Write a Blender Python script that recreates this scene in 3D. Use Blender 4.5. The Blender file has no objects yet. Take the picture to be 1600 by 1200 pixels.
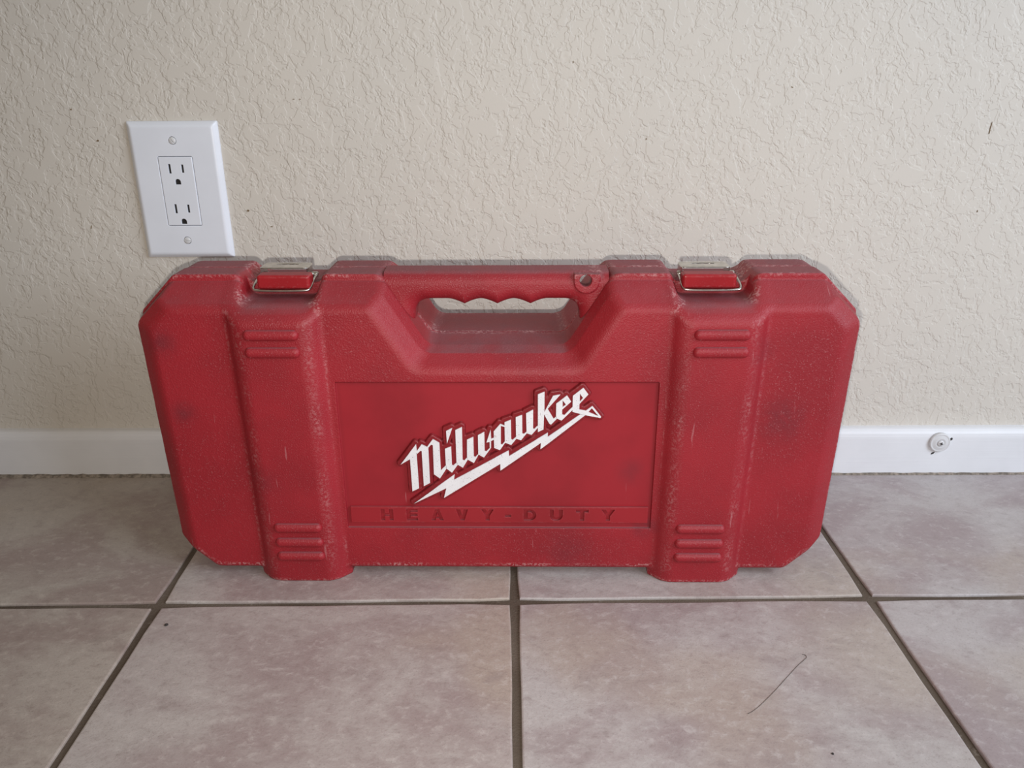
import bpy, bmesh, math, random
import numpy as np
from mathutils import Matrix, Vector

random.seed(7)
SC = bpy.context.scene
COL = SC.collection

# ------------------------------------------------------------------ camera
cam_data = bpy.data.cameras.new('camera')
cam = bpy.data.objects.new('camera', cam_data)
COL.objects.link(cam)
cam_data.sensor_fit = 'HORIZONTAL'
cam_data.sensor_width = 36.0
cam_data.lens = 36.0 * 1251.9 / 1600.0
cam_data.clip_start = 0.01
RT = Vector((0.9999687, 0.0050101, -0.0061249))
UP = Vector((0.0038816, 0.3639297, 0.9314183))
FW = Vector((-0.0068955, 0.9314129, -0.3638989))
M = Matrix((RT, UP, -FW)).transposed().to_4x4()
M.translation = Vector((0.0, -0.8157, 0.42475))
cam.matrix_world = M
SC.camera = cam

# ------------------------------------------------------------------ view
SC.view_settings.view_transform = 'Standard'
SC.view_settings.look = 'None'
SC.view_settings.gamma = 1.0
SC.view_settings.use_curve_mapping = False
SC.view_settings.exposure = 0.0

# ------------------------------------------------------------------ light
world = bpy.data.worlds.new('room_ambient')
SC.world = world
world.use_nodes = True
bgn = world.node_tree.nodes['Background']
bgn.inputs['Color'].default_value = (1.0, 0.80, 0.56, 1)
bgn.inputs['Strength'].default_value = 0.19


def area_light(name, loc, target, size, size_y, power, color, shape='RECTANGLE'):
    d = bpy.data.lights.new(name, 'AREA')
    d.shape = shape
    d.size = size
    d.size_y = size_y
    d.energy = power
    d.color = color
    o = bpy.data.objects.new(name, d)
    COL.objects.link(o)
    o.location = loc
    o.rotation_euler = (Vector(target) - Vector(loc)).to_track_quat('-Z', 'Y').to_euler()
    return o


# daylight from a large window to the right of the room, and the flash of the phone
area_light('window_daylight', (1.36, -1.06, 0.95), (0.15, -0.1, 0.1), 1.0, 1.1, 25.0, (0.82, 0.92, 1.06))
fd = bpy.data.lights.new('phone_flash', 'SPOT')
fd.energy = 10.2
fd.color = (1.0, 0.965, 0.915)
fd.spot_size = math.radians(112)
fd.spot_blend = 1.0
fd.shadow_soft_size = 0.004
flash = bpy.data.objects.new('phone_flash', fd)
COL.objects.link(flash)
flash.location = (-0.008, -0.822, 0.400)
flash.rotation_euler = (Vector((0.0, 0.0, 0.15)) - flash.location).to_track_quat('-Z', 'Y').to_euler()


# ------------------------------------------------------------------ helpers
def link(name, me, mat=None, parent=None, loc=None, rot=None):
    o = bpy.data.objects.new(name, me)
    COL.objects.link(o)
    if mat is not None and me is not None and len(me.materials) == 0:
        me.materials.append(mat)
    if parent is not None:
        o.parent = parent
    if loc is not None:
        o.location = loc
    if rot is not None:
        o.rotation_euler = rot
    return o


def thing(o, label, cat, group=None):
    o['label'] = label
    o['category'] = cat
    if group:
        o['group'] = group
    return o


def structure(o, label=None, cat=None):
    o['kind'] = 'structure'
    if label:
        o['label'] = label
    if cat:
        o['category'] = cat
    return o


def bm_mesh(name, bm, smooth=False):
    me = bpy.data.meshes.new(name)
    bmesh.ops.recalc_face_normals(bm, faces=bm.faces)
    bm.to_mesh(me)
    bm.free()
    if smooth:
        for p in me.polygons:
            p.use_smooth = True
    return me


def box_bm(x0, x1, y0, y1, z0, z1, bevel=0.0, seg=2):
    bm = bmesh.new()
    bmesh.ops.create_cube(bm, size=1.0)
    for v in bm.verts:
        v.co = Vector((x0 + (v.co.x + .5) * (x1 - x0), y0 + (v.co.y + .5) * (y1 - y0), z0 + (v.co.z + .5) * (z1 - z0)))
    if bevel:
        bmesh.ops.bevel(bm, geom=list(bm.edges), offset=bevel, segments=seg, profile=0.5, affect='EDGES')
    return bm


def prism_x(profile, x0, x1):
    """profile: list of (y, z), extruded along x"""
    bm = bmesh.new()
    a = [bm.verts.new((x0, y, z)) for y, z in profile]
    b = [bm.verts.new((x1, y, z)) for y, z in profile]
    n = len(profile)
    bm.faces.new(a)
    bm.faces.new(list(reversed(b)))
    for i in range(n):
        bm.faces.new((a[i], b[i], b[(i + 1) % n], a[(i + 1) % n]))
    return bm


def lathe_y(profile, n=40):
    """profile: list of (radius, depth); depth goes towards -y"""
    bm = bmesh.new()
    rings = []
    for r, d in profile:
        if r < 1e-6:
            rings.append([bm.verts.new((0, -d, 0))])
        else:
            rings.append([bm.verts.new((r * math.cos(2 * math.pi * k / n), -d, r * math.sin(2 * math.pi * k / n))) for k in range(n)])
    for A, B in zip(rings, rings[1:]):
        for k in range(n):
            k2 = (k + 1) % n
            if len(A) == 1:
                bm.faces.new((A[0], B[k], B[k2]))
            elif len(B) == 1:
                bm.faces.new((A[k], B[0], A[k2]))
            else:
                bm.faces.new((A[k], B[k], B[k2], A[k2]))
    return bm


def tube_mesh(name, pts, r, res=6, cyclic=False, bezier=True):
    cu = bpy.data.curves.new(name, 'CURVE')
    cu.dimensions = '3D'
    cu.bevel_depth = r
    cu.bevel_resolution = res
    cu.use_fill_caps = True
    if bezier:
        sp = cu.splines.new('BEZIER')
        sp.bezier_points.add(len(pts) - 1)
        for bp, p in zip(sp.bezier_points, pts):
            bp.co = p
            bp.handle_left_type = bp.handle_right_type = 'AUTO'
        sp.resolution_u = 8
    else:
        sp = cu.splines.new('POLY')
        sp.points.add(len(pts) - 1)
        for bp, p in zip(sp.points, pts):
            bp.co = (*p, 1)
    sp.use_cyclic_u = cyclic
    tmp = bpy.data.objects.new(name, cu)
    me = bpy.data.meshes.new_from_object(tmp)
    bpy.data.objects.remove(tmp)
    for p in me.polygons:
        p.use_smooth = True
    return me


def fill_mesh(name, splines, extrude):
    """filled 2-D outlines (x, z) with holes, thickness 2*extrude along y"""
    cu = bpy.data.curves.new(name, 'CURVE')
    cu.dimensions = '2D'
    cu.fill_mode = 'BOTH'
    cu.extrude = extrude
    for pts in splines:
        sp = cu.splines.new('POLY')
        sp.points.add(len(pts) - 1)
        for bp, p in zip(sp.points, pts):
            bp.co = (p[0], p[1], 0, 1)
        sp.use_cyclic_u = True
    tmp = bpy.data.objects.new(name, cu)
    me = bpy.data.meshes.new_from_object(tmp)
    bpy.data.objects.remove(tmp)
    me.transform(Matrix.Rotation(math.pi / 2, 4, 'X'))
    return me


# ---- signed-distance modelling: moulded plastic meshed with surface nets
def smax(a, b, k):
    h = np.maximum(k - np.abs(a - b), 0.0) / k
    return np.maximum(a, b) + h * h * (k * 0.25)


def smin(a, b, k):
    return -smax(-a, -b, k)


def rbox(x, y, z, c, s, r):
    qx = np.abs(x - c[0]) - (s[0] * .5 - r)
    qy = np.abs(y - c[1]) - (s[1] * .5 - r)
    qz = np.abs(z - c[2]) - (s[2] * .5 - r)
    return np.sqrt(np.maximum(qx, 0) ** 2 + np.maximum(qy, 0) ** 2 + np.maximum(qz, 0) ** 2) + np.minimum(np.maximum(np.maximum(qx, qy), qz), 0) - r


def poly_sd(x, z, poly):
    """signed distance to a 2-D polygon, negative inside"""
    P = np.asarray(poly, np.float32)
    Q = np.roll(P, -1, 0)
    d = np.full(np.broadcast(x, z).shape, 1e9, np.float32)
    ins = np.zeros(d.shape, bool)
    for (ax, az), (bx, bz) in zip(P, Q):
        ex, ez = bx - ax, bz - az
        wx, wz = x - ax, z - az
        t = np.clip((wx * ex + wz * ez) / (ex * ex + ez * ez + 1e-9), 0, 1)
        d = np.minimum(d, (wx - ex * t) ** 2 + (wz - ez * t) ** 2)
        c = ((az > z) != (bz > z))
        if abs(ez) > 1e-9:
            ins ^= c & (wx < wz * (ex / ez))
    d = np.sqrt(d)
    return np.where(ins, -d, d)


def surface_net(name, f, lo, hi, h, unit, attrs=None, iters=2):
    ax = [np.arange(l - 2 * h, u + 2 * h, h, dtype=np.float32) for l, u in zip(lo, hi)]
    V = np.ascontiguousarray(np.broadcast_to(f(ax[0][:, None, None], ax[1][None, :, None], ax[2][None, None, :]), [len(a) for a in ax])).astype(np.float32)
    S = V < 0
    def sl(i, j, k, A):
        n = A.shape
        return A[i:n[0] - 1 + i, j:n[1] - 1 + j, k:n[2] - 1 + k]
    cnt = np.zeros([n - 1 for n in V.shape], np.int8)
    for i in (0, 1):
        for j in (0, 1):
            for k in (0, 1):
                cnt += sl(i, j, k, S)
    act = (cnt > 0) & (cnt < 8)
    idx = np.full(act.shape, -1, np.int32)
    cells = np.argwhere(act)
    n = len(cells)
    idx[act] = np.arange(n, dtype=np.int32)
    acc = np.zeros((n, 3), np.float32)
    num = np.zeros(n, np.float32)
    corner = [(i, j, k) for i in (0, 1) for j in (0, 1) for k in (0, 1)]
    cv = {c: V[cells[:, 0] + c[0], cells[:, 1] + c[1], cells[:, 2] + c[2]] for c in corner}
    for c in corner:
        for a in range(3):
            if c[a] == 0:
                e = list(c)
                e[a] = 1
                v0, v1 = cv[c], cv[tuple(e)]
                m = (v0 < 0) != (v1 < 0)
                t = np.where(m, v0 / np.where(m, v0 - v1, 1), 0)
                p = np.array(c, np.float32)[None, :].repeat(n, 0)
                p[:, a] += t
                acc += p * m[:, None]
                num += m
    pos = (cells + acc / num[:, None]) * h + np.array([a[0] for a in ax], np.float32)

    def fe(p):
        return np.broadcast_to(f(p[:, 0], p[:, 1], p[:, 2]), (len(p),))

    def grad(p, e):
        g = np.stack([fe(p + np.eye(3, dtype=np.float32)[a] * e) - fe(p - np.eye(3, dtype=np.float32)[a] * e) for a in range(3)], 1) / (2 * e)
        return g

    e = np.float32(h * 0.35)
    for _ in range(iters):
        g = grad(pos, e)
        g2 = np.maximum((g * g).sum(1), 0.05)
        st = -(fe(pos) / g2)[:, None] * g
        ln = np.sqrt((st * st).sum(1, keepdims=True))
        pos = (pos + st * np.minimum(1, 0.5 * h / np.maximum(ln, 1e-9))).astype(np.float32)
    quads = []
    for a in range(3):
        b, c = (a + 1) % 3, (a + 2) % 3
        n0 = [slice(None)] * 3
        n1 = [slice(None)] * 3
        n0[a] = slice(0, V.shape[a] - 1)
        n1[a] = slice(1, V.shape[a])
        for q in (b, c):
            n0[q] = slice(1, V.shape[q] - 1)
            n1[q] = slice(1, V.shape[q] - 1)
        s0, s1 = S[tuple(n0)], S[tuple(n1)]
        for flip, m in ((False, s0 & ~s1), (True, ~s0 & s1)):
            w = np.argwhere(m)
            if not len(w):
                continue
            w[:, b] += 1
            w[:, c] += 1
            ring = []
            for db, dc in ((-1, -1), (0, -1), (0, 0), (-1, 0)):
                t = w.copy()
                t[:, b] += db
                t[:, c] += dc
                ring.append(idx[t[:, 0], t[:, 1], t[:, 2]])
            q4 = np.stack(ring, 1)
            quads.append(q4[:, ::-1] if flip else q4)
    quads = np.concatenate(quads)
    me = bpy.data.meshes.new(name)
    me.vertices.add(n)
    me.vertices.foreach_set('co', (pos * unit).astype(np.float32).ravel())
    me.loops.add(len(quads) * 4)
    me.loops.foreach_set('vertex_index', quads.astype(np.int32).ravel())
    me.polygons.add(len(quads))
    me.polygons.foreach_set('loop_start', np.arange(0, len(quads) * 4, 4, dtype=np.int32))
    me.polygons.foreach_set('use_smooth', np.ones(len(quads), bool))
    me.update(calc_edges=True)
    g = grad(pos, np.float32(h * 0.6))
    nrm = g / np.maximum(np.sqrt((g * g).sum(1, keepdims=True)), 1e-6)
    me.normals_split_custom_set_from_vertices(nrm.tolist())
    if attrs:
        r = attrs.get('radius', 3.0)
        ed = np.clip((fe(pos - nrm.astype(np.float32) * r) + r) / r, 0, 1)
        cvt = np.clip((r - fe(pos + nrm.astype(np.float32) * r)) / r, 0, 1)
        if 'wear' in attrs:
            ed = ed * attrs['wear'](pos)
        sm = attrs['smooth'](pos) if 'smooth' in attrs else np.zeros(n)
        for nm, arr in (('edge', ed), ('cavity', cvt), ('smooth', sm)):
            at = me.attributes.new(nm, 'FLOAT', 'POINT')
            at.data.foreach_set('value', np.ascontiguousarray(arr, np.float32))
    return me


# ------------------------------------------------------------------ materials
class NT:
    def __init__(self, name):
        self.m = bpy.data.materials.new(name)
        self.m.use_nodes = True
        self.t = self.m.node_tree
        self.b = self.t.nodes['Principled BSDF']

    def n(self, typ, **kw):
        nd = self.t.nodes.new(typ)
        for k, v in kw.items():
            if k in nd.inputs:
                nd.inputs[k].default_value = v
            else:
                setattr(nd, k, v)
        return nd

    def l(self, a, b):
        self.t.links.new(a, b)

    def val(self, x, inp):
        if hasattr(x, 'is_linked'):
            self.l(x, inp)
        else:
            inp.default_value = x

    def math(self, op, a, b=0.0, c=None, clamp=False):
        nd = self.n('ShaderNodeMath', operation=op)
        nd.use_clamp = clamp
        self.val(a, nd.inputs[0])
        self.val(b, nd.inputs[1])
        if c is not None:
            self.val(c, nd.inputs[2])
        return nd.outputs[0]

    def step(self, x, a, b, lo=0.0, hi=1.0):
        nd = self.n('ShaderNodeMapRange')
        nd.interpolation_type = 'SMOOTHSTEP'
        self.val(x, nd.inputs['Value'])
        nd.inputs['From Min'].default_value = a
        nd.inputs['From Max'].default_value = b
        nd.inputs['To Min'].default_value = lo
        nd.inputs['To Max'].default_value = hi
        return nd.outputs['Result']

    def noise(self, vec, scale, detail=3.0, rough=0.5, dist=0.0):
        nd = self.n('ShaderNodeTexNoise')
        nd.inputs['Scale'].default_value = scale
        nd.inputs['Detail'].default_value = detail
        nd.inputs['Roughness'].default_value = rough
        nd.inputs['Distortion'].default_value = dist
        if vec is not None:
            self.l(vec, nd.inputs['Vector'])
        return nd.outputs['Fac']

    def mix(self, fac, a, b, blend='MIX'):
        nd = self.n('ShaderNodeMix', data_type='RGBA', blend_type=blend)
        self.val(fac, nd.inputs[0])
        for x, i in ((a, 6), (b, 7)):
            if hasattr(x, 'is_linked'):
                self.l(x, nd.inputs[i])
            else:
                nd.inputs[i].default_value = (*x, 1)
        return nd.outputs[2]

    def bump(self, h, strength, dist, normal=None):
        nd = self.n('ShaderNodeBump')
        nd.inputs['Strength'].default_value = strength
        nd.inputs['Distance'].default_value = dist
        self.l(h, nd.inputs['Height'])
        if normal is not None:
            self.l(normal, nd.inputs['Normal'])
        return nd.outputs['Normal']

    def obj(self):
        return self.n('ShaderNodeTexCoord').outputs['Object']

    def done(self, color=None, rough=0.5, normal=None, spec=0.5, metal=0.0):
        for nm, x in (('Base Color', color), ('Roughness', rough), ('Specular IOR Level', spec), ('Metallic', metal)):
            if x is None:
                continue
            if isinstance(x, tuple):
                self.b.inputs[nm].default_value = (*x, 1)
            else:
                self.val(x, self.b.inputs[nm])
        if normal is not None:
            self.l(normal, self.b.inputs['Normal'])
        return self.m


def sep(nt, v):
    s = nt.n('ShaderNodeSeparateXYZ')
    nt.l(v, s.inputs[0])
    return s.outputs


def spot(nt, vec, c, r, soft=1.0):
    """0..1 blob of radius r around c (object space)"""
    d = nt.n('ShaderNodeVectorMath', operation='DISTANCE')
    nt.l(vec, d.inputs[0])
    d.inputs[1].default_value = c
    return nt.step(d.outputs['Value'], r * (1 - soft), r, 1.0, 0.0)


def mat_red(name, base=(0.334, 0.0142, 0.0235), wear=1.0, dust=1.0, grain=1.0, rough=0.46, stains=()):
    t = NT(name)
    v = t.obj()
    edge = t.n('ShaderNodeAttribute', attribute_name='edge').outputs['Fac']
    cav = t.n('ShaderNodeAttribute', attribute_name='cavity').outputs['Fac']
    smo = t.n('ShaderNodeAttribute', attribute_name='smooth').outputs['Fac']
    grainy = t.math('SUBTRACT', 1.0, smo)
    big = t.noise(v, 14.0, 4.0, 0.55)
    mid = t.noise(v, 60.0, 4.0, 0.6)
    fine = t.noise(v, 900.0, 2.0, 0.6)
    fine2 = t.noise(v, 420.0, 3.0, 0.65)
    c = t.mix(t.step(big, 0.35, 0.7), base, tuple(x * 0.82 for x in base))
    # dark grime patches
    for cc, rr, k in stains:
        f = t.math('MULTIPLY', spot(t, v, cc, rr), t.step(mid, 0.25, 0.6))
        c = t.mix(t.math('MULTIPLY', f, k), c, (0.085, 0.022, 0.030))
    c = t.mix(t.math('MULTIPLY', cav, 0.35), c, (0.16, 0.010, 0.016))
    # dust settled on upward faces
    nz = sep(t, t.n('ShaderNodeNewGeometry').outputs['Normal'])[2]
    up = t.math('ADD', t.step(nz, 0.72, 0.97), t.math('MULTIPLY', t.step(nz, 0.35, 0.7), t.math('MULTIPLY_ADD', cav, 0.9, 0.16)), clamp=True)
    dn = t.math('MULTIPLY', up, t.step(mid, 0.2, 0.75, 0.55, 1.0))
    c = t.mix(t.math('MULTIPLY', dn, 0.60 * dust), c, (0.215, 0.115, 0.130))
    # pale scuffs: along convex edges, and a sparse salting of the grain
    e = t.step(edge, 0.015, 0.15)
    patch = t.step(t.noise(v, 38.0, 3.0, 0.6), 0.36, 0.62)
    sp = t.step(fine2, 0.46, 0.62)
    f = t.math('MULTIPLY', t.math('MULTIPLY', e, sp), t.math('MULTIPLY_ADD', patch, 0.75, 0.18))
    c = t.mix(t.math('MULTIPLY', f, 0.62 * wear), c, (0.62, 0.36, 0.36))
    salt = t.math('MULTIPLY', t.step(fine, 0.60, 0.74), t.math('MULTIPLY_ADD', t.step(big, 0.4, 0.65), 0.6, 0.25))
    c = t.mix(t.math('MULTIPLY', t.math('MULTIPLY', salt, grainy), 0.42 * wear), c, (0.60, 0.30, 0.31))
    # thin scratches
    w = t.n('ShaderNodeMapping')
    w.inputs['Rotation'].default_value = (0, 0.9, 0)
    w.inputs['Scale'].default_value = (260, 30, 22)
    t.l(v, w.inputs['Vector'])
    scr = t.step(t.noise(w.outputs['Vector'], 1.0, 2.0, 0.5), 0.715, 0.76)
    c = t.mix(t.math('MULTIPLY', scr, 0.30 * wear), c, (0.55, 0.27, 0.28))
    h = t.math('ADD', t.math('MULTIPLY', t.math('MULTIPLY', fine, grainy), 1.0), t.math('MULTIPLY', fine2, 0.12))
    nb = t.bump(h, 0.55 * grain, 0.0009)
    r = t.math('ADD', rough, t.math('MULTIPLY', dn, 0.25), clamp=True)
    return t.done(c, r, nb, 0.45)

NICKS = [(-0.214, 0.4008, 0.00104, 0.0004, 0, 0), (-0.2078, 0.4007, 0.00104, 0.0004, 0.1, 1), (0.4592, 0.3716, 0.0004, 0.0048000000000000004, 0.12, 2), (0.459, 0.3669, 0.00047999999999999996, 0.0024000000000000002, 0.1, 3), (0.1266, 0.3622, 0.0004, 0.00128, 0.1, 4), (-0.4101, 0.3635, 0.00128, 0.00104, 0, 5), (-0.2711, 0.2951, 0.0012000000000000001, 0.0012000000000000001, 0, 6), (-0.4305, 0.3927, 0.00104, 0.0008, 0, 7), (-0.249, 0.2789, 0.0012000000000000001, 0.00064, 0.2, 8), (-0.4331, 0.2792, 0.0004, 0.0024000000000000002, 0.3, 9), (0.4628, 0.2906, 0.0004, 0.0011200000000000001, 0, 10), (0.054, 0.4322, 0.0004, 0.0012000000000000001, 0, 11), (0.263, 0.4088, 0.0012000000000000001, 0.0004, 0.5, 12)]
LOGO = [
    ('m', [[(-83.8, 114.4), (-69.5, 133.8), (-69.1, 127.3), (-64.7, 133.8), (-60.1, 131.4), (-54.9, 138.7), (-49.5, 135.1), (-49.2, 108.8), (-44.5, 114.1), (-44.0, 111.2), (-50.2, 101.2), (-55.3, 105.3), (-55.1, 133.0), (-56.5, 133.7), (-59.1, 130.7), (-59.1, 96.8), (-64.6, 93.6), (-64.9, 127.4), (-65.8, 127.9), (-69.4, 124.4), (-68.9, 91.5), (-74.8, 88.5), (-75.3, 119.8)]]),
    ('i', [[(-44.9, 129.7), (-39.6, 131.7), (-39.5, 114.1), (-38.3, 113.7), (-34.9, 116.9), (-34.4, 114.5), (-39.6, 106.8), (-44.6, 111.2)], [(-43.3, 146.5), (-38.1, 148.9), (-43.0, 134.5)]]),
    ('l', [[(-35.5, 147.3), (-29.8, 149.9), (-30.1, 118.9), (-28.6, 118.5), (-25.9, 121.7), (-25.6, 119.5), (-30.0, 111.7), (-35.0, 114.9), (-35.4, 116.9)]]),
    ('w', [[(-25.8, 138.4), (-20.4, 140.7), (-20.4, 122.3), (-19.0, 121.9), (-16.5, 124.8), (-16.4, 142.6), (-11.0, 145.4), (-11.0, 127.6), (-9.4, 127.3), (-6.6, 130.6), (-6.6, 136.2), (-9.3, 135.7), (-5.6, 147.5), (-5.3, 139.0), (-2.9, 140.1), (-2.8, 138.4), (-5.4, 137.1), (-5.5, 130.6), (-11.7, 121.4), (-16.2, 124.3), (-20.4, 116.2), (-25.7, 119.5), (-26.2, 120.7)]]),
    ('a', [[(-3.0, 146.2), (2.7, 153.0), (6.3, 151.5), (6.3, 154.6), (11.6, 156.6), (11.8, 138.6), (13.0, 138.1), (15.8, 140.9), (16.1, 139.2), (11.8, 133.4), (6.6, 135.5), (2.1, 128.5), (-2.8, 130.6)], [(3.1, 151.2), (6.3, 150.2), (6.4, 136.8), (4.2, 133.8), (2.9, 133.8)]]),
    ('u', [[(15.7, 159.2), (21.1, 161.1), (21.2, 144.0), (22.5, 143.7), (24.8, 145.9), (24.4, 162.8), (30.3, 165.9), (30.3, 148.5), (31.4, 148.3), (34.1, 151.4), (34.4, 149.6), (29.1, 142.9), (24.9, 144.3), (20.1, 137.8), (15.9, 139.4)]]),
    ('k', [[(34.2, 179.9), (39.7, 182.1), (39.7, 163.7), (46.8, 178.6), (52.8, 179.6), (42.4, 166.8), (47.5, 157.6), (49.8, 160.0), (50.3, 157.9), (45.3, 152.3), (43.8, 153.5), (39.5, 161.8), (39.1, 147.9), (34.4, 145.5)]]),
    ('e1', [[(49.5, 171.5), (58.4, 178.8), (61.9, 173.3), (54.5, 166.1), (54.6, 161.5), (56.6, 161.1), (63.2, 168.6), (63.3, 165.9), (54.2, 156.2), (49.5, 158.3)], [(54.8, 174.4), (57.6, 170.8), (54.9, 168.3)]]),
    ('e2', [[(63.2, 178.6), (71.8, 185.6), (76.0, 179.8), (68.8, 171.2), (68.8, 166.1), (74.4, 165.1), (79.7, 169.3), (87.3, 159.5), (86.7, 158.5), (73.4, 161.2), (63.2, 164.1)], [(69.0, 180.5), (71.7, 176.7), (69.0, 173.2)], [(76.4, 163.9), (79.2, 167.5), (85.0, 160.2)]]),
    ('bolt', [[(-74.0, 76.3), (-37.4, 105.0), (-38.2, 99.6), (9.5, 128.0), (9.8, 122.7), (42.8, 144.8), (42.7, 140.8), (69.9, 161.9), (73.7, 160.9), (42.4, 134.1), (36.6, 129.4), (37.0, 135.4), (2.3, 108.9), (2.2, 115.4), (-47.4, 82.1), (-45.1, 91.6)]]),
]


def mat_wall():
    t = NT('painted_textured_wall')
    v = t.obj()
    # knock-down texture: flattened plateaus with ragged edges over smaller splatter
    wv = t.n('ShaderNodeMapping')
    wv.inputs['Rotation'].default_value = (0, 0.7, 0)
    wv.inputs['Scale'].default_value = (1.0, 1.0, 0.85)
    t.l(v, wv.inputs['Vector'])
    p = wv.outputs['Vector']
    a = t.noise(p, 58.0, 3.0, 0.58, 0.35)
    b = t.noise(p, 118.0, 2.0, 0.55, 0.2)
    c = t.noise(p, 31.0, 3.0, 0.55, 0.5)
    ha = t.step(a, 0.490, 0.525)
    hb = t.step(b, 0.51, 0.555)
    hc = t.step(c, 0.50, 0.53)
    h = t.math('ADD', t.math('MULTIPLY', ha, 0.55), t.math('MULTIPLY', hb, 0.42))
    h = t.math('ADD', h, t.math('MULTIPLY', hc, 0.50))
    h = t.math('MINIMUM', h, 1.05)
    h = t.math('ADD', h, t.math('MULTIPLY', t.noise(v, 420.0, 2.0), 0.10))
    h = t.math('ADD', h, t.math('MULTIPLY', t.noise(v, 9.0, 2.0), 0.8))
    n = t.bump(h, 0.56, 0.0011)
    tint = t.noise(v, 5.0, 3.0)
    col = t.mix(t.step(tint, 0.35, 0.7), (0.665, 0.62, 0.555), (0.645, 0.605, 0.545))
    return t.done(col, 0.62, n, 0.3)


def mat_tile():
    t = NT('slate_look_ceramic_tile')
    oi = t.n('ShaderNodeObjectInfo')
    off = t.n('ShaderNodeVectorMath', operation='SCALE')
    cmb = t.n('ShaderNodeCombineXYZ')
    t.l(oi.outputs['Random'], cmb.inputs[0])
    rr = t.math('FRACT', t.math('MULTIPLY', oi.outputs['Random'], 7.31))
    t.l(rr, cmb.inputs[1])
    t.l(cmb.outputs[0], off.inputs[0])
    off.inputs['Scale'].default_value = 23.0
    ad = t.n('ShaderNodeVectorMath', operation='ADD')
    t.l(t.obj(), ad.inputs[0])
    t.l(off.outputs[0], ad.inputs[1])
    v = ad.outputs[0]
    rot = t.n('ShaderNodeMapping')
    rot.inputs['Rotation'].default_value = (0, 0, 0.5)
    rot.inputs['Scale'].default_value = (1.0, 1.35, 1.0)
    t.l(v, rot.inputs['Vector'])
    s = rot.outputs['Vector']
    n1 = t.noise(s, 7.0, 5.0, 0.6, 0.6)
    n2 = t.noise(s, 19.0, 6.0, 0.65, 0.4)
    n3 = t.noise(s, 95.0, 5.0, 0.72, 0.3)
    n4 = t.noise(v, 520.0, 3.0, 0.75)
    c = t.mix(t.step(n1, 0.38, 0.62), (0.355, 0.292, 0.287), (0.470, 0.435, 0.418))
    c = t.mix(t.math('MULTIPLY', t.step(t.noise(v, 5.0, 3.0, 0.5), 0.52, 0.68), 0.65), c, (0.44, 0.370, 0.310))
    c = t.mix(t.math('MULTIPLY', t.step(n2, 0.54, 0.74), 0.50), c, (0.290, 0.240, 0.235))
    c = t.mix(t.math('MULTIPLY', t.step(n3, 0.50, 0.70), 0.50), c, (0.58, 0.54, 0.52))
    c = t.mix(t.math('MULTIPLY', t.step(n3, 0.48, 0.30), 0.42), c, (0.265, 0.215, 0.205))
    c = t.mix(t.math('MULTIPLY', t.step(n4, 0.54, 0.70), 0.42), c, (0.22, 0.175, 0.165))
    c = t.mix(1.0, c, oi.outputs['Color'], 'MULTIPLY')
    h = t.math('ADD', t.math('MULTIPLY', n2, 0.9), t.math('MULTIPLY', n3, 0.55))
    h = t.math('ADD', h, t.math('MULTIPLY', n4, 0.16))
    n = t.bump(h, 0.45, 0.0016)
    return t.done(c, t.step(n3, 0.3, 0.7, 0.42, 0.58), n, 0.5)


def mat_grout():
    t = NT('dirty_grout')
    v = t.obj()
    a = t.noise(v, 120.0, 4.0, 0.7)
    b = t.noise(v, 11.0, 3.0)
    c = t.mix(t.step(b, 0.35, 0.65), (0.105, 0.080, 0.060), (0.155, 0.125, 0.098))
    c = t.mix(t.math('MULTIPLY', t.step(a, 0.60, 0.72), 0.45), c, (0.30, 0.26, 0.22))
    n = t.bump(t.noise(v, 500.0, 4.0, 0.7), 0.8, 0.0012)
    return t.done(c, 0.9, n, 0.2)


def mat_white(name, col, rough=0.4, speck=0.0, streak=0.0):
    t = NT(name)
    v = t.obj()
    c = t.mix(t.step(t.noise(v, 30.0, 3.0), 0.3, 0.7), col, tuple(x * 0.965 for x in col))
    if speck:
        c = t.mix(t.math('MULTIPLY', t.step(t.noise(v, 330.0, 3.0, 0.7), 0.70, 0.78), speck), c, (0.30, 0.28, 0.27))
    n = None
    if streak:
        mp = t.n('ShaderNodeMapping')
        mp.inputs['Scale'].default_value = (12, 400, 400)
        t.l(v, mp.inputs['Vector'])
        n = t.bump(t.noise(mp.outputs['Vector'], 1.0, 3.0), streak, 0.0006)
    return t.done(c, rough, n, 0.45)


def mat_plain(name, col, rough=0.5, metal=0.0, spec=0.5, noise_scale=None, amt=0.2, bump=0.0):
    t = NT(name)
    n = None
    c = col
    if noise_scale:
        f = t.noise(t.obj(), noise_scale, 4.0, 0.6)
        c = t.mix(t.step(f, 0.35, 0.68), tuple(x * (1 - amt) for x in col), tuple(min(1, x * (1 + amt)) for x in col))
        if bump:
            n = t.bump(f, bump, 0.001)
    return t.done(c, rough, n, spec, metal)


def mat_logo_paint():
    t = NT('worn_white_logo_paint')
    v = t.obj()
    c = t.mix(t.step(t.noise(v, 60.0, 3.0), 0.3, 0.7), (0.83, 0.81, 0.83), (0.77, 0.75, 0.77))
    c = t.mix(t.math('MULTIPLY', t.step(t.noise(v, 1100.0, 2.0, 0.6), 0.665, 0.72), 0.9), c, (0.10, 0.05, 0.05))
    c = t.mix(t.math('MULTIPLY', t.step(t.noise(v, 260.0, 4.0, 0.7), 0.66, 0.73), 0.55), c, (0.40, 0.20, 0.20))
    n = t.bump(t.noise(v, 900.0, 2.0), 0.2, 0.0006)
    return t.done(c, 0.5, n, 0.4)


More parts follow.
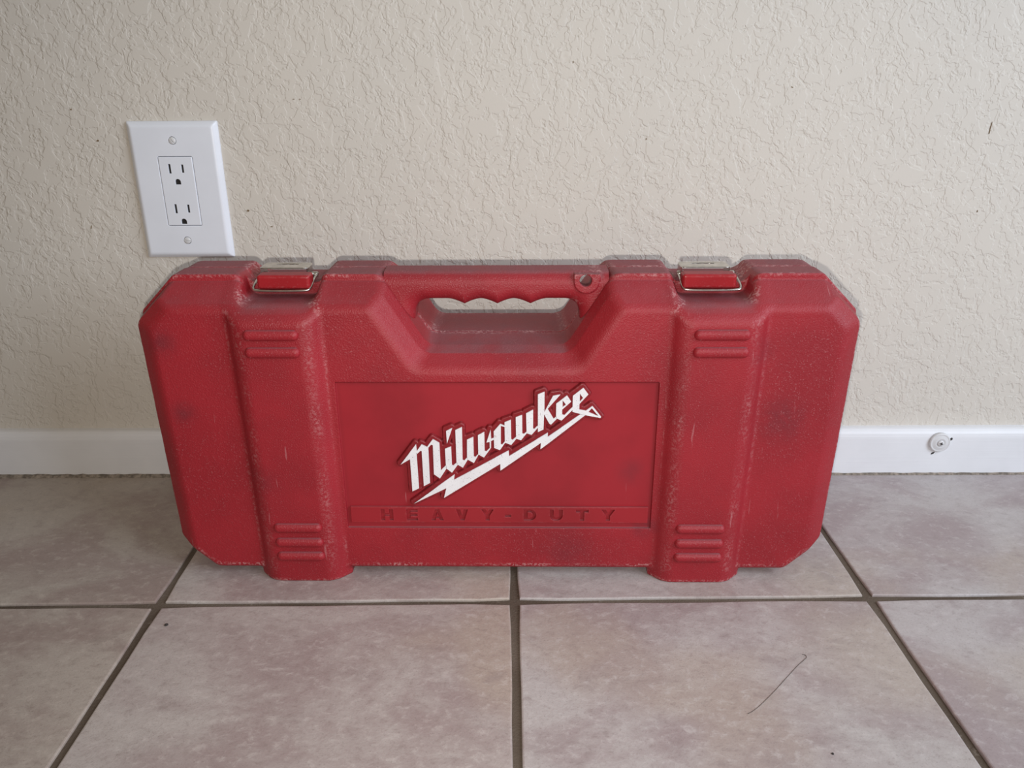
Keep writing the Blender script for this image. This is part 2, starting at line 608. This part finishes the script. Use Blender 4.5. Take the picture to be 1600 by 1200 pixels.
STAINS = [((0.237, -0.200, 0.155), 0.030, 0.42), ((-0.272, -0.200, 0.222), 0.020, 0.45), ((-0.262, -0.200, 0.160), 0.016, 0.45),
          ((0.060, -0.200, 0.028), 0.034, 0.32), ((0.128, -0.200, 0.052), 0.018, 0.5), ((0.208, -0.2, 0.215), 0.02, 0.4),
          ((-0.20, -0.21, 0.10), 0.02, 0.25), ((0.115, -0.2, 0.105), 0.02, 0.35)]
M_RED = mat_red('scuffed_red_plastic', stains=STAINS)
M_RED_SMOOTH = mat_red('smooth_red_plastic', base=(0.330, 0.0142, 0.0220), wear=0.10, grain=0.12, dust=0.5, rough=0.42)
M_RED_EMBLEM = mat_red('deep_red_plastic', base=(0.24, 0.0095, 0.015), wear=0.12, grain=0.12, dust=0.1, rough=0.4)
M_RED_BLOCK = mat_red('glossy_red_plastic', base=(0.36, 0.014, 0.020), wear=0.3, grain=0.10, dust=0.55, rough=0.32)
M_LOGO = mat_logo_paint()
M_WALL = mat_wall()
M_TILE = mat_tile()
M_GROUT = mat_grout()
M_BASE = mat_white('white_trim_paint', (0.80, 0.81, 0.84), 0.38, 0.35, 0.25)
M_PLATE = mat_white('white_outlet_plastic', (0.82, 0.85, 0.92), 0.34, 0.25)
M_SCREW = mat_white('white_screw_paint', (0.70, 0.70, 0.71), 0.35)
M_DARK = mat_plain('dark_contact', (0.012, 0.010, 0.009), 0.6)
M_STEEL = mat_plain('nickel_plated_steel', (0.62, 0.60, 0.56), 0.30, 1.0, 0.5, 160.0, 0.12)
M_CAULK = mat_plain('grimy_caulk', (0.25, 0.215, 0.18), 0.85, 0, 0.2, 220.0, 0.38, 0.5)
M_CHIP = mat_plain('exposed_dark_chip', (0.035, 0.03, 0.028), 0.8)
M_HAIR = mat_plain('dark_hair', (0.05, 0.035, 0.03), 0.45)
M_NICK = mat_plain('brown_wall_mark', (0.20, 0.14, 0.08), 0.8)

# ------------------------------------------------------------------ room
wall = link('wall_back', bm_mesh('wall_back', box_bm(-1.6, 1.6, 0.0, 0.10, 0.0, 2.4)), M_WALL)
structure(wall, 'cream painted wall with knock-down plaster texture')

floor = link('floor', bm_mesh('floor', box_bm(-1.6, 1.6, -2.2, 0.10, -0.05, -0.0024)), M_GROUT)
structure(floor, 'floor of pinkish grey stone-look tiles with brown grout')
PITCH, GX, GY, GROT = 0.30601, -0.00319, -0.2417, 0.01257
half = PITCH / 2 - 0.0032


def tile_mesh(seed):
    rnd = random.Random(seed)
    bm = bmesh.new()
    n = 9
    loop = []
    h = half
    for sx, sy, ex, ey in ((-1, -1, 1, 0), (1, -1, 0, 1), (1, 1, -1, 0), (-1, 1, 0, -1)):
        for k in range(n):
            f = k / n * 2 * h
            x, y = sx * h + ex * f, sy * h + ey * f
            j = rnd.uniform(-0.0005, 0.0005) if k else 0.0
            if k == 0:
                x -= sx * 0.0012
                y -= sy * 0.0012
            loop.append((x + ey * j, y - ex * j))
    rows = []
    for ins, z in ((0.0, -0.0025), (0.0, -0.0009), (0.0005, -0.0003), (0.0014, 0.0)):
        rows.append([bm.verts.new((x * (1 - ins / h), y * (1 - ins / h), z)) for x, y in loop])
    m = len(loop)
    for A, B in zip(rows, rows[1:]):
        for i in range(m):
            bm.faces.new((A[i], A[(i + 1) % m], B[(i + 1) % m], B[i]))
    bm.faces.new(rows[-1])
    return bm_mesh('tile', bm)


tile_meshes = [tile_mesh(s) for s in range(4)]
# tints by tile column; left column painted darker, warmer for the dim light there
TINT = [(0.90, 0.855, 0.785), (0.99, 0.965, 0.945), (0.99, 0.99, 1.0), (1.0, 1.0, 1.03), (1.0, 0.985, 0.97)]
cg, sg = math.cos(GROT), math.sin(GROT)
for row in (0, -1, -2):
    for col in range(-4, 4):
        a, b = GX + (col + .5) * PITCH, (row + .5) * PITCH - 0.0017
        x, y = cg * a - sg * b, sg * a + cg * b - 0.24
        tl = link('tile', tile_meshes[(row * 3 + col) % 4], M_TILE, floor, (x, y, 0.0), (0, 0, GROT))
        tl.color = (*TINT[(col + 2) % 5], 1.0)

prof = [(0.0, 0.0004), (-0.012, 0.0004), (-0.012, 0.0440), (-0.0118, 0.0462), (-0.0110, 0.0495), (-0.0098, 0.0520), (-0.0076, 0.0540), (-0.0050, 0.0548), (0.0, 0.0550)]
bb = link('baseboard_back', bm_mesh('baseboard_back', prism_x(prof, -1.6, 1.6)), M_BASE)
structure(bb, 'low white painted baseboard along the wall')


def ragged_strip():
    rnd = random.Random(3)
    bm = bmesh.new()
    prev = None
    n = 420
    for i in range(n + 1):
        x = -1.2 + 2.4 * i / n
        k = 1.0 if x < 0.1 else 0.62
        hh = (0.0034 + rnd.uniform(-0.0004, 0.0007)) * k
        d = (0.0026 + rnd.uniform(-0.0005, 0.0007)) * k
        cur = [bm.verts.new((x, -0.0119, hh)), bm.verts.new((x, -0.0124 - d * 0.45, hh * 0.75)), bm.verts.new((x, -0.0124 - d, 0.0)), bm.verts.new((x, -0.0119, 0.0))]
        if prev:
            for q in range(4):
                bm.faces.new((prev[q], cur[q], cur[(q + 1) % 4], prev[(q + 1) % 4]))
        prev = cur
    return bm_mesh('trim', bm)


structure(link('trim_1', ragged_strip(), M_CAULK), 'dirty grey caulk line where the baseboard meets the floor')


def blob_mesh(name, r1, r2, t, seed, n=9):
    rnd = random.Random(seed)
    bm = bmesh.new()
    a = [bm.verts.new((r1 * math.cos(6.283 * k / n) * rnd.uniform(.65, 1.1), -t, r2 * math.sin(6.283 * k / n) * rnd.uniform(.65, 1.1))) for k in range(n)]
    b = [bm.verts.new((v.co.x * 1.05, 0.0005, v.co.z * 1.05)) for v in a]
    bm.faces.new(a)
    bm.faces.new(list(reversed(b)))
    for k in range(n):
        bm.faces.new((a[k], b[k], b[(k + 1) % n], a[(k + 1) % n]))
    return bm_mesh(name, bm)


for x, z, r1, r2, rot, s in ((0.4780, 0.0432, 0.0029, 0.0015, -0.9, 1), (0.4608, 0.0264, 0.0025, 0.0011, -0.7, 2)):
    link('paint_chip', blob_mesh('paint_chip', r1, r2, 0.0003, s), M_CHIP, bb, (x, -0.012, z), (0, rot, 0))
for x, z, r1, r2, rot, s in NICKS:
    link('wall_nick', blob_mesh('wall_nick', r1, r2, 0.0006, s, 7), M_NICK, wall, (x, 0.0, z), (0, rot, 0))

# ------------------------------------------------------------------ tool case
U = 0.000988          # model millimetres to metres
case = link('tool_case', None, loc=(-0.01493, -0.00404, 0.0), rot=(0, 0, -0.01075))
thing(case, 'scuffed red plastic power tool case with carry handle standing upright on the tile floor', 'tool case')

NY = [-216, -203, -190, -180, -155, -98]
NC = [-36, -45.8, -58, -63, -64.5, -67.5]
NZ = [190, 199.7, 211, 215, 218.3, 220.5]


def convex_side(ax, z, hw, csum, top, bot, cbot, k):
    d = smax(ax - (hw - 0.030 * (246 - z)), z - top, k)
    d = smax(d, (ax + z) * 0.70711 - csum, k)
    d = smax(d, bot - z, k)
    return smax(d, ax * 0.692 - z * 0.722 - cbot, k)


def notches(ax, y, z):
    c = np.interp(y, NY, NC).astype(np.float32)
    zb = np.interp(y, NY, NZ).astype(np.float32)
    hn = smax(ax * 0.852 - z * 0.524 - c, zb - z, 7)
    ln = np.abs(ax - 177.5) - 31.0 - 0.20 * (z - 262)
    la = smax(smax(ln, 255.5 - z, 9), y + 165.5, 2)
    lb = smax(ln, 265.5 - z, 9)
    return hn, np.minimum(la, lb)


def front_sdf(x, y, z):
    ax = np.abs(x)
    t = np.clip((-180 - y) / 23.0, 0, 2)
    hw = np.interp(y, [-216, -203, -194, -180, -150], [270, 283, 295.5, 297.5, 297.5]).astype(np.float32)
    cs = np.interp(y, [-216, -203, -194, -180, -150], [356, 366.6, 378, 381, 381]).astype(np.float32)
    body = convex_side(ax, z, hw, cs, 270.7 - 18.2 * t, 3 + 5.5 * np.minimum(t, 1.3), 177 - 4.6 * np.minimum(t, 1.3), 3)
    slope_top = z - (270.7 - 18.2 * t)
    d = smax(body, -203 - y, 4.5)
    # two vertical ribs ending in feet
    w = np.clip(y + 212.5, -4, 13)
    xi = 148 + 0.0135 * z - w
    xo = 204.3 + 0.021 * z + w
    rib = smax(smax((xi - ax) * 0.72, (ax - xo) * 0.72, 2), -212.5 - y, 6)
    rib = smax(smax(rib, slope_top, 6), 0.0 - z, 1.6)
    rib = smax(smax(rib, 133.4 - ax, 1.6), ax - 228, 4)
    d = smin(d, rib, 2.5)
    # overhanging lip along the parting line
    lip = convex_side(ax, z, 297, 383.2, 276, 4, 178, 2.0)
    lip = smax(lip, -180 - y, 1.6)
    d = np.minimum(d, lip)
    hn, ln = notches(ax, y, z)
    d = smax(d, -hn, 5)
    d = smax(d, -ln, 6)
    # recessed name panel
    pan = np.maximum(np.maximum(ax - 134.5, np.maximum(50.5 - z, z - 189.6)), y + 201.0)
    d = smax(d, -pan, 0.5)
    return smax(d, y + 155.3, 0.8).astype(np.float32)


def back_sdf(x, y, z):
    ax = np.abs(x)
    t = np.clip((y + 128) / 28.0, 0, 1.3)
    d = convex_side(ax, z, 297 - 9 * t, 383.2 - 13 * t, 276 - 20 * t, 4 + 5 * t, 177 - 4 * t, 5)
    d = smax(d, y + 99, 5)
    foot = smax(smax(131.5 - ax, ax - 210.5, 8), smax(-z, z - 40, 8), 4)
    d = np.minimum(d, smax(foot, y + 99, 6))
    hn, ln = notches(ax, y, z)
    d = smax(d, -hn, 5)
    d = smax(d, -ln, 6)
    return smax(d, -154.7 - y, 0.8).astype(np.float32)


def handle_sdf(x, y, z):
    b1 = np.clip(1 - np.abs(x + 27.3) / 14.0, 0, 1)
    b2 = np.clip(1 - np.abs(x - 0.3) / 14.0, 0, 1)
    b3 = np.clip(1 - np.abs(x - 28.0) / 14.0, 0, 1)
    zl = 252.3 - 4.6 * (b1 ** 1.6 + b2 ** 1.6 + b3 ** 1.6)
    grip = zl - z
    post = smax(69.0 - np.abs(x), 232 - z, 6)
    d2 = smax(smin(grip, post, 14), z - 276.3, 6)
    d2 = smax(d2, np.abs(x) * 0.852 - z * 0.524 + 46.0, 3)
    dy = np.abs(y + 159.5) - 18.5
    r = 11.0
    a = d2 + r
    b = dy + r
    d = np.sqrt(np.maximum(a, 0) ** 2 + np.maximum(b, 0) ** 2) + np.minimum(np.maximum(a, b), 0) - r
    # flat lanyard boss with its through hole
    u = np.sqrt((x - 74.0) ** 2 + (z - 269.2) ** 2) - 10.3
    u = np.maximum(u, z - 269.2)
    up = np.maximum(np.maximum(np.abs(x - 74.5) - 10.8, 269.2 - z), z - 275.0)
    boss = np.maximum(np.minimum(u, up), np.abs(y + 174.0) - 5.2)
    boss = smax(boss, np.abs(x) * 0.852 - z * 0.524 + 60.0, 1)
    pocket = np.maximum(np.maximum(np.abs(x - 74.5) - 10.0, 252.0 - z), -169.5 - y)
    pocket = np.maximum(pocket, z - 272.6)
    d = smax(d, -pocket, 2)
    d = smin(d, boss, 0.8)
    hole = np.sqrt((x - 73.2) ** 2 + (z - 269.6) ** 2) - 4.9
    return smax(d, -hole, 0.8).astype(np.float32)


def smooth_panel(p):
    return ((np.abs(p[:, 0]) < 134.8) & (p[:, 2] > 50) & (p[:, 2] < 189.9) & (p[:, 1] < -199)).astype(np.float32) * (p[:, 1] > -202.2)


def panel_wear(p):
    ax = np.abs(p[:, 0])
    near = (p[:, 1] < -199) & (ax < 140) & (p[:, 2] > 43) & (p[:, 2] < 198)
    return np.where(near, 0.02, np.where(p[:, 1] > -184, 0.22, np.where(p[:, 2] < 11, 0.25, 1.0))).astype(np.float32)


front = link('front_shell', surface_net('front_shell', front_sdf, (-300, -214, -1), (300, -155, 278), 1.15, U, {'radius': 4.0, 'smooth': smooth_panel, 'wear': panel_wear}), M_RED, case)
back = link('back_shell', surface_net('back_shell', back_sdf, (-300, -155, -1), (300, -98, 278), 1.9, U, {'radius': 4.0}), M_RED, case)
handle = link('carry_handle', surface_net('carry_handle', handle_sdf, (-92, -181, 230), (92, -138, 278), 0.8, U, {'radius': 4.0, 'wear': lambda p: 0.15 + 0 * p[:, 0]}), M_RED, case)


# grip ribs moulded on the front: two above, three below on each side
def pad_sdf(L):
    def f(x, y, z):
        qx = np.maximum(np.abs(x) - (L / 2 - 4.6), 0)
        return (np.sqrt(qx ** 2 + (y * 1.15) ** 2 + z ** 2) - 4.6).astype(np.float32)
    return f


pad_long = surface_net('grip_rib', pad_sdf(45), (-23, -5, -5), (23, 5, 5), 0.6, U, {'radius': 3.0})
pad_short = surface_net('grip_rib', pad_sdf(43), (-22, -5, -5), (22, 5, 5), 0.6, U, {'radius': 3.0})
M_PAD = mat_red('worn_red_rib_plastic', wear=1.15, grain=0.8)
for s in (-1, 1):
    for z in (233.8, 219.2):
        link('grip_rib', pad_long, M_PAD, case, (s * 180.3 * U, -212.6 * U, z * U))
    for z in (56.0, 41.3, 27.0):
        link('grip_rib', pad_short, M_PAD, case, (s * 176.6 * U, -212.6 * U, z * U))

# latches
def rounded(pts, it):
    for _ in range(it):                       # corner cutting
        q = [pts[0]]
        for a, b in zip(pts, pts[1:]):
            q.append(tuple(a[i] * .75 + b[i] * .25 for i in range(3)))
            q.append(tuple(a[i] * .25 + b[i] * .75 for i in range(3)))
        pts = q + [pts[-1]]
    return pts


def plate_sdf(x, y, z):
    o = smax(smax(np.abs(x) - 20.5, np.abs(y) - 10.5, 4), np.abs(z + 4) - 5.2, 1.2)
    i = np.maximum(np.maximum(np.abs(x) - 19.4, -100 - y), z - 0.2)
    d = smax(o, -np.maximum(i, -11.5 - y + 0 * x), 0.4)
    side = -(z + 8.0) - (y + 10.5) * 0.10
    d = np.maximum(d, side)
    dent = np.sqrt((x / 15.0) ** 2 + ((y - 4.0) / 3.6) ** 2 + ((z - 2.4) / 2.1) ** 2) - 1.0
    return smax(d, -dent * 2.0, 0.5).astype(np.float32)


latch_plate_me = surface_net('latch_plate', plate_sdf, (-22, -12, -10), (22, 12, 2), 0.6, U)
block_me = surface_net('latch_block', lambda x, y, z: rbox(x, y, z, (0, 0, 0), (44, 14, 12.0), 2.6).astype(np.float32), (-23, -11, -7), (23, 11, 7), 0.7, U, {'radius': 3.0})
for s in (-1, 1):
    la = link('latch', None, None, case, ((s * 177.0 - 0.6) * U, -155 * U, 268 * U))
    link('latch_plate', latch_plate_me, M_STEEL, la, ((0.5 * s - 2.2) * U, 4.8 * U, 7.6 * U))
    link('latch_block', block_me, M_RED_BLOCK, la, (-s * 2.4 * U, -19.0 * U, 1.3 * U))
    pts = [(-23.2, 6, 1.5), (-23.8, -12, 0.0), (-24.2, -25, -4.4), (-20.5, -27.6, -5.6), (20.5, -27.6, -5.6), (24.2, -25, -4.4), (23.8, -12, 0.0), (23.2, 6, 1.5)]
    link('wire_bail', tube_mesh('wire_bail', [tuple(c * U for c in p) for p in rounded(pts, 3)], 1.05 * U, bezier=False), M_STEEL, la)
    for e in (-1, 1):
        bm = lathe_y([(0, 0), (2.6 * U, 0), (2.6 * U, 5 * U), (2.0 * U, 5.6 * U), (0, 5.6 * U)], 20)
        bm.transform(Matrix.Rotation(e * math.pi / 2, 4, 'Z'))
        link('pivot_pin', bm_mesh('pivot_pin', bm, True), M_STEEL, la, (e * 18.6 * U, 3 * U, 1.0 * U))

# name bar with sunk letters
def letter_polys():
    def bx(x0, x1, z0, z1):
        return [(x0, z0), (x1, z0), (x1, z1), (x0, z1)]
    L = []
    def H(a, b): return [bx(a, a + 3.3, 0, 11), bx(b - 3.3, b, 0, 11), bx(a, b, 4.3, 6.9)]
    def E(a, b): return [bx(a, a + 3.3, 0, 11), bx(a, b, 0, 2.5), bx(a, b - .3, 4.4, 6.6), bx(a, b, 8.5, 11)]
    def A(a, b):
        m = (a + b) / 2
        return [[(a, 0), (a + 3.3, 0), (m + .9, 11), (m - 1.8, 11)], [(b, 0), (b - 3.3, 0), (m - .9, 11), (m + 1.8, 11)], bx(a + 2.4, b - 2.4, 2, 4.2)]
    def V(a, b):
        m = (a + b) / 2
        return [[(a, 11), (a + 3.4, 11), (m + 1, 0), (m - 1.8, 0)], [(b, 11), (b - 3.4, 11), (m - 1, 0), (m + 1.8, 0)]]
    def Y(a, b):
        m = (a + b) / 2
        return [[(a, 11), (a + 3.6, 11), (m + 1.7, 4.6), (m - 1.7, 4.6)], [(b, 11), (b - 3.6, 11), (m - 1.7, 4.6), (m + 1.7, 4.6)], bx(m - 1.7, m + 1.7, 0, 5.2)]
    def T(a, b):
        m = (a + b) / 2
        return [bx(a, b, 8.3, 11), bx(m - 1.7, m + 1.7, 0, 10)]
    L += H(-104.3, -93.6) + E(-81.4, -71.7) + A(-59.6, -48.9) + V(-37.4, -27.2) + Y(-15.2, -4.4)
    L += [bx(5.8, 10.9, 3.6, 5.8)] + T(68.4, 79.4) + Y(90.9, 102.6)
    return L


LET = letter_polys()


def letters2d(x, z0):
    z = z0 - 58.4
    d = np.full(np.broadcast(x, z).shape, 1e6, np.float32)
    for p in LET:
        d = np.minimum(d, poly_sd(x, z, p))
    # D and U have round strokes
    qx, qz = x - 27.6, z - 5.5
    od = np.maximum(np.maximum(np.sqrt(np.maximum(qx, 0) ** 2 + qz ** 2) - 5.5, np.abs(qz) - 5.5), 22.4 - x)
    od = np.maximum(od, np.where(qx > 0, np.sqrt(qx ** 2 + qz ** 2) - 5.8, -9))
    idd = np.maximum(np.where(qx > 0, np.sqrt(qx ** 2 + qz ** 2) - 2.9, np.abs(qz) - 2.9), 25.6 - x)
    d = np.minimum(d, np.maximum(od, -idd))
    ux = x - 51.0
    ou = np.where(z < 5.4, np.sqrt(ux ** 2 + (z - 5.4) ** 2) - 5.6, np.maximum(np.abs(ux) - 5.6, z - 11))
    iu = np.where(z < 5.4, np.sqrt(ux ** 2 + (z - 5.4) ** 2) - 2.5, np.abs(ux) - 2.5)
    return np.minimum(d, np.maximum(ou, -iu)).astype(np.float32)


def bar_sdf(x, y, z):
    d = rbox(x, y, z, (0.3, -200.6, 63.9), (263, 5.6, 16.0), 0.5)
    if np.ndim(x) == 3:
        l2 = letters2d(x[:, 0, :], z[0, :, :].reshape(1, -1))[:, None, :]
    else:
        l2 = letters2d(x, z)
    return np.maximum(d, -np.maximum(l2, y + 201.2)).astype(np.float32)


bar = link('name_bar', surface_net('name_bar', bar_sdf, (-133, -204, 55), (133, -197, 73), 0.42, U, {'radius': 1.2}), M_RED_SMOOTH, case)

# emblem: raised red outline carrying white letters and a lightning bolt
OUT = [p for n, ps in LOGO for p in ps[:1]] + [LOGO[1][1][1]]


def emblem2d(x, z):
    d = np.full(np.broadcast(x, z).shape, 1e6, np.float32)
    for p in OUT:
        d = np.minimum(d, poly_sd(x, z, p))
        d = np.minimum(d, poly_sd(x + 0.9, z - 0.9, p))
    return d - 2.3


def emblem_sdf(x, y, z):
    if np.ndim(x) == 3:
        l2 = emblem2d(x[:, 0, :], z[0, :, :].reshape(1, -1))[:, None, :]
    else:
        l2 = emblem2d(x, z)
    return smax(smax((l2 - np.clip(y + 204.2, 0, 3.6) * 0.25) * 0.97, -204.2 - y, 0.9), y + 200.5, 0.3).astype(np.float32)


emblem = link('emblem', surface_net('emblem', emblem_sdf, (-90, -205, 72), (94, -200, 192), 0.6, U, {'radius': 1.5}), M_RED_EMBLEM, case)
for nm, ps in LOGO:
    me = fill_mesh('lightning_bolt' if nm == 'bolt' else 'letter', [[(a * U, b * U) for a, b in p] for p in ps], 0.55 * U)
    o = link('lightning_bolt' if nm == 'bolt' else 'letter', me, M_LOGO, emblem, (0, -204.6 * U, 0))
emblem['label'] = 'raised logo with white lettering and lightning bolt'

# ------------------------------------------------------------------ wall outlet
out = link('wall_outlet', None, loc=(-0.3346, 0.0, 0.3151))
thing(out, 'white duplex electrical outlet with wide cover plate on the textured wall', 'outlet')


def cover_sdf(x, y, z):
    d = smax(np.abs(x) - 44.45 - (-1 - y) * 0, np.abs(z) - 66.7, 1.6)
    d = smax(d, (np.abs(x) - 44.45 + (-y - 2.2) * 1.0) * 0.70711, 1.2)
    d = smax(d, (np.abs(z) - 66.7 + (-y - 2.2) * 1.0) * 0.70711, 1.2)
    d = smax(d, -6.4 - y, 1.6)
    d = smax(d, y - 0.0, 0.3)
    ox, oz = np.abs(x) - (17.15 - 1.6), np.abs(z) - (33.9 - 1.6)
    op = np.sqrt(np.maximum(ox, 0) ** 2 + np.maximum(oz, 0) ** 2) + np.minimum(np.maximum(ox, oz), 0) - 1.6
    d = smax(d, -op, 0.4)
    for s in (-1, 1):
        d = smax(d, -(np.sqrt(x ** 2 + (z - 48.6 * s) ** 2) - 3.75 + 0 * y), 0.3)
    return d.astype(np.float32)


def recept_sdf(x, y, z):
    d = rbox(x, y, z, (0, -3.0, 0), (33.5, 7.4, 67.0), 0.9)
    for c in (15.9, -23.0):
        d = np.maximum(d, -np.maximum(np.maximum(np.abs(x + 6.7) - 1.15, np.abs(z - c - 6.2) - 4.5), y + 1.0))
        d = np.maximum(d, -np.maximum(np.maximum(np.abs(x - 6.0) - 1.15, np.abs(z - c - 6.2) - 3.9), y + 1.0))
        g = np.where(z > c - 6.4, np.sqrt((x + 0.4) ** 2 + (z - c + 6.4) ** 2) - 2.75, np.maximum(np.abs(x + 0.4) - 2.75, c - 9.0 - z))
        d = np.maximum(d, -np.maximum(g, y + 1.0))
    return d.astype(np.float32)


MM = 0.001
link('cover_plate', surface_net('cover_plate', cover_sdf, (-45, -7, -67), (45, 0.5, 67), 0.75, MM), M_PLATE, out)
rec = link('receptacle', surface_net('receptacle', recept_sdf, (-17.5, -7, -34), (17.5, 1, 34), 0.42, MM), M_PLATE, out)
for c in (15.9, -23.0):
    for cx, cz, w, h in ((-6.7, c + 6.2, 2.3, 9.0), (6.0, c + 6.2, 2.3, 7.8), (-0.4, c - 6.3, 5.5, 5.4)):
        link('slot', bm_mesh('slot', box_bm((cx - w / 2 - .3) * MM, (cx + w / 2 + .3) * MM, -5.0 * MM, -0.6 * MM, (cz - h / 2 - .3) * MM, (cz + h / 2 + .3) * MM)), M_DARK, rec)


def screw_sdf(x, y, z):
    d = smax(np.sqrt(x ** 2 + z ** 2) - 3.45, np.sqrt(x ** 2 + (y - 7.0) ** 2 + z ** 2) - 8.3, 0.5)
    d = smax(d, y - 6.0, 0.2)
    return np.maximum(d, -np.maximum(np.abs(z) - 0.55, y + 0.05)).astype(np.float32)


screw_me = surface_net('screw', screw_sdf, (-3.6, -1.5, -3.6), (3.6, 6, 3.6), 0.22, MM)
link('screw', screw_me, M_SCREW, out, (0, -6.2 * MM, 48.6 * MM), (0, 0.95, 0))
link('screw', screw_me, M_SCREW, out, (0, -6.2 * MM, -48.6 * MM), (0, 0.2, 0))

# ------------------------------------------------------------------ door stop plate on the baseboard
ds = link('door_stop_plate', None, loc=(0.4655, -0.012, 0.0402))
thing(ds, 'round white painted door stop plate screwed to the baseboard at right', 'door stop')
link('disc', bm_mesh('disc', lathe_y([(0, -0.0005), (0.0112, -0.0005), (0.0113, 0.0022), (0.0108, 0.0030), (0.0097, 0.0033), (0.0094, 0.0030), (0.0088, 0.0031), (0.0060, 0.0040), (0.0048, 0.0043), (0.0043, 0.0038), (0.0, 0.0037)], 48), True), M_SCREW, ds)
sc_bm = lathe_y([(0, 0.0), (0.0036, 0.0), (0.0036, 0.0008), (0.0031, 0.0015), (0.0, 0.0019)], 28)
scr = link('screw', bm_mesh('screw', sc_bm, True), M_SCREW, ds, (0, -0.0036, 0))
for a in (0.35, 0.35 + math.pi / 2):
    link('cross_recess', bm_mesh('cross_recess', box_bm(-0.0018, 0.0018, -0.00205, -0.0014, -0.00045, 0.00045)), M_CHIP, scr, None, (0, a, 0))

# ------------------------------------------------------------------ small litter on the floor
hp = [(0.1618, -0.3720), (0.1660, -0.3695), (0.1809, -0.3562), (0.2014, -0.3350), (0.2140, -0.3220), (0.2205, -0.3160), (0.2232, -0.3130), (0.2228, -0.3108), (0.2208, -0.3100)]
hair = link('hair_strand', tube_mesh('hair_strand', [(x, y, 0.0003) for x, y in hp], 0.00017, 2), M_HAIR)
thing(hair, 'single dark hair lying on the tile right of the centre grout line', 'hair')


def crumb_mesh(seed, r):
    rnd = random.Random(seed)
    bm = bmesh.new()
    bmesh.ops.create_icosphere(bm, subdivisions=2, radius=r)
    for v in bm.verts:
        v.co *= rnd.uniform(0.75, 1.15)
        v.co.z = max(v.co.z * 0.6, -r * 0.35)
    zmin = min(v.co.z for v in bm.verts)
    for v in bm.verts:
        v.co.z -= zmin
    return bm_mesh('crumb', bm, True)


for (x, y), r, lab in (((0.2088, -0.4075), 0.0009, 'tiny dark crumb on the tile nearest the lower right edge'),
                       ((-0.2908, -0.2732), 0.0016, 'dark crumb on the tile just below the left grout crossing')):
    thing(link('crumb', crumb_mesh(int(r * 1e5), r), M_CHIP, None, (x, y, 0.0)), lab, 'crumb')
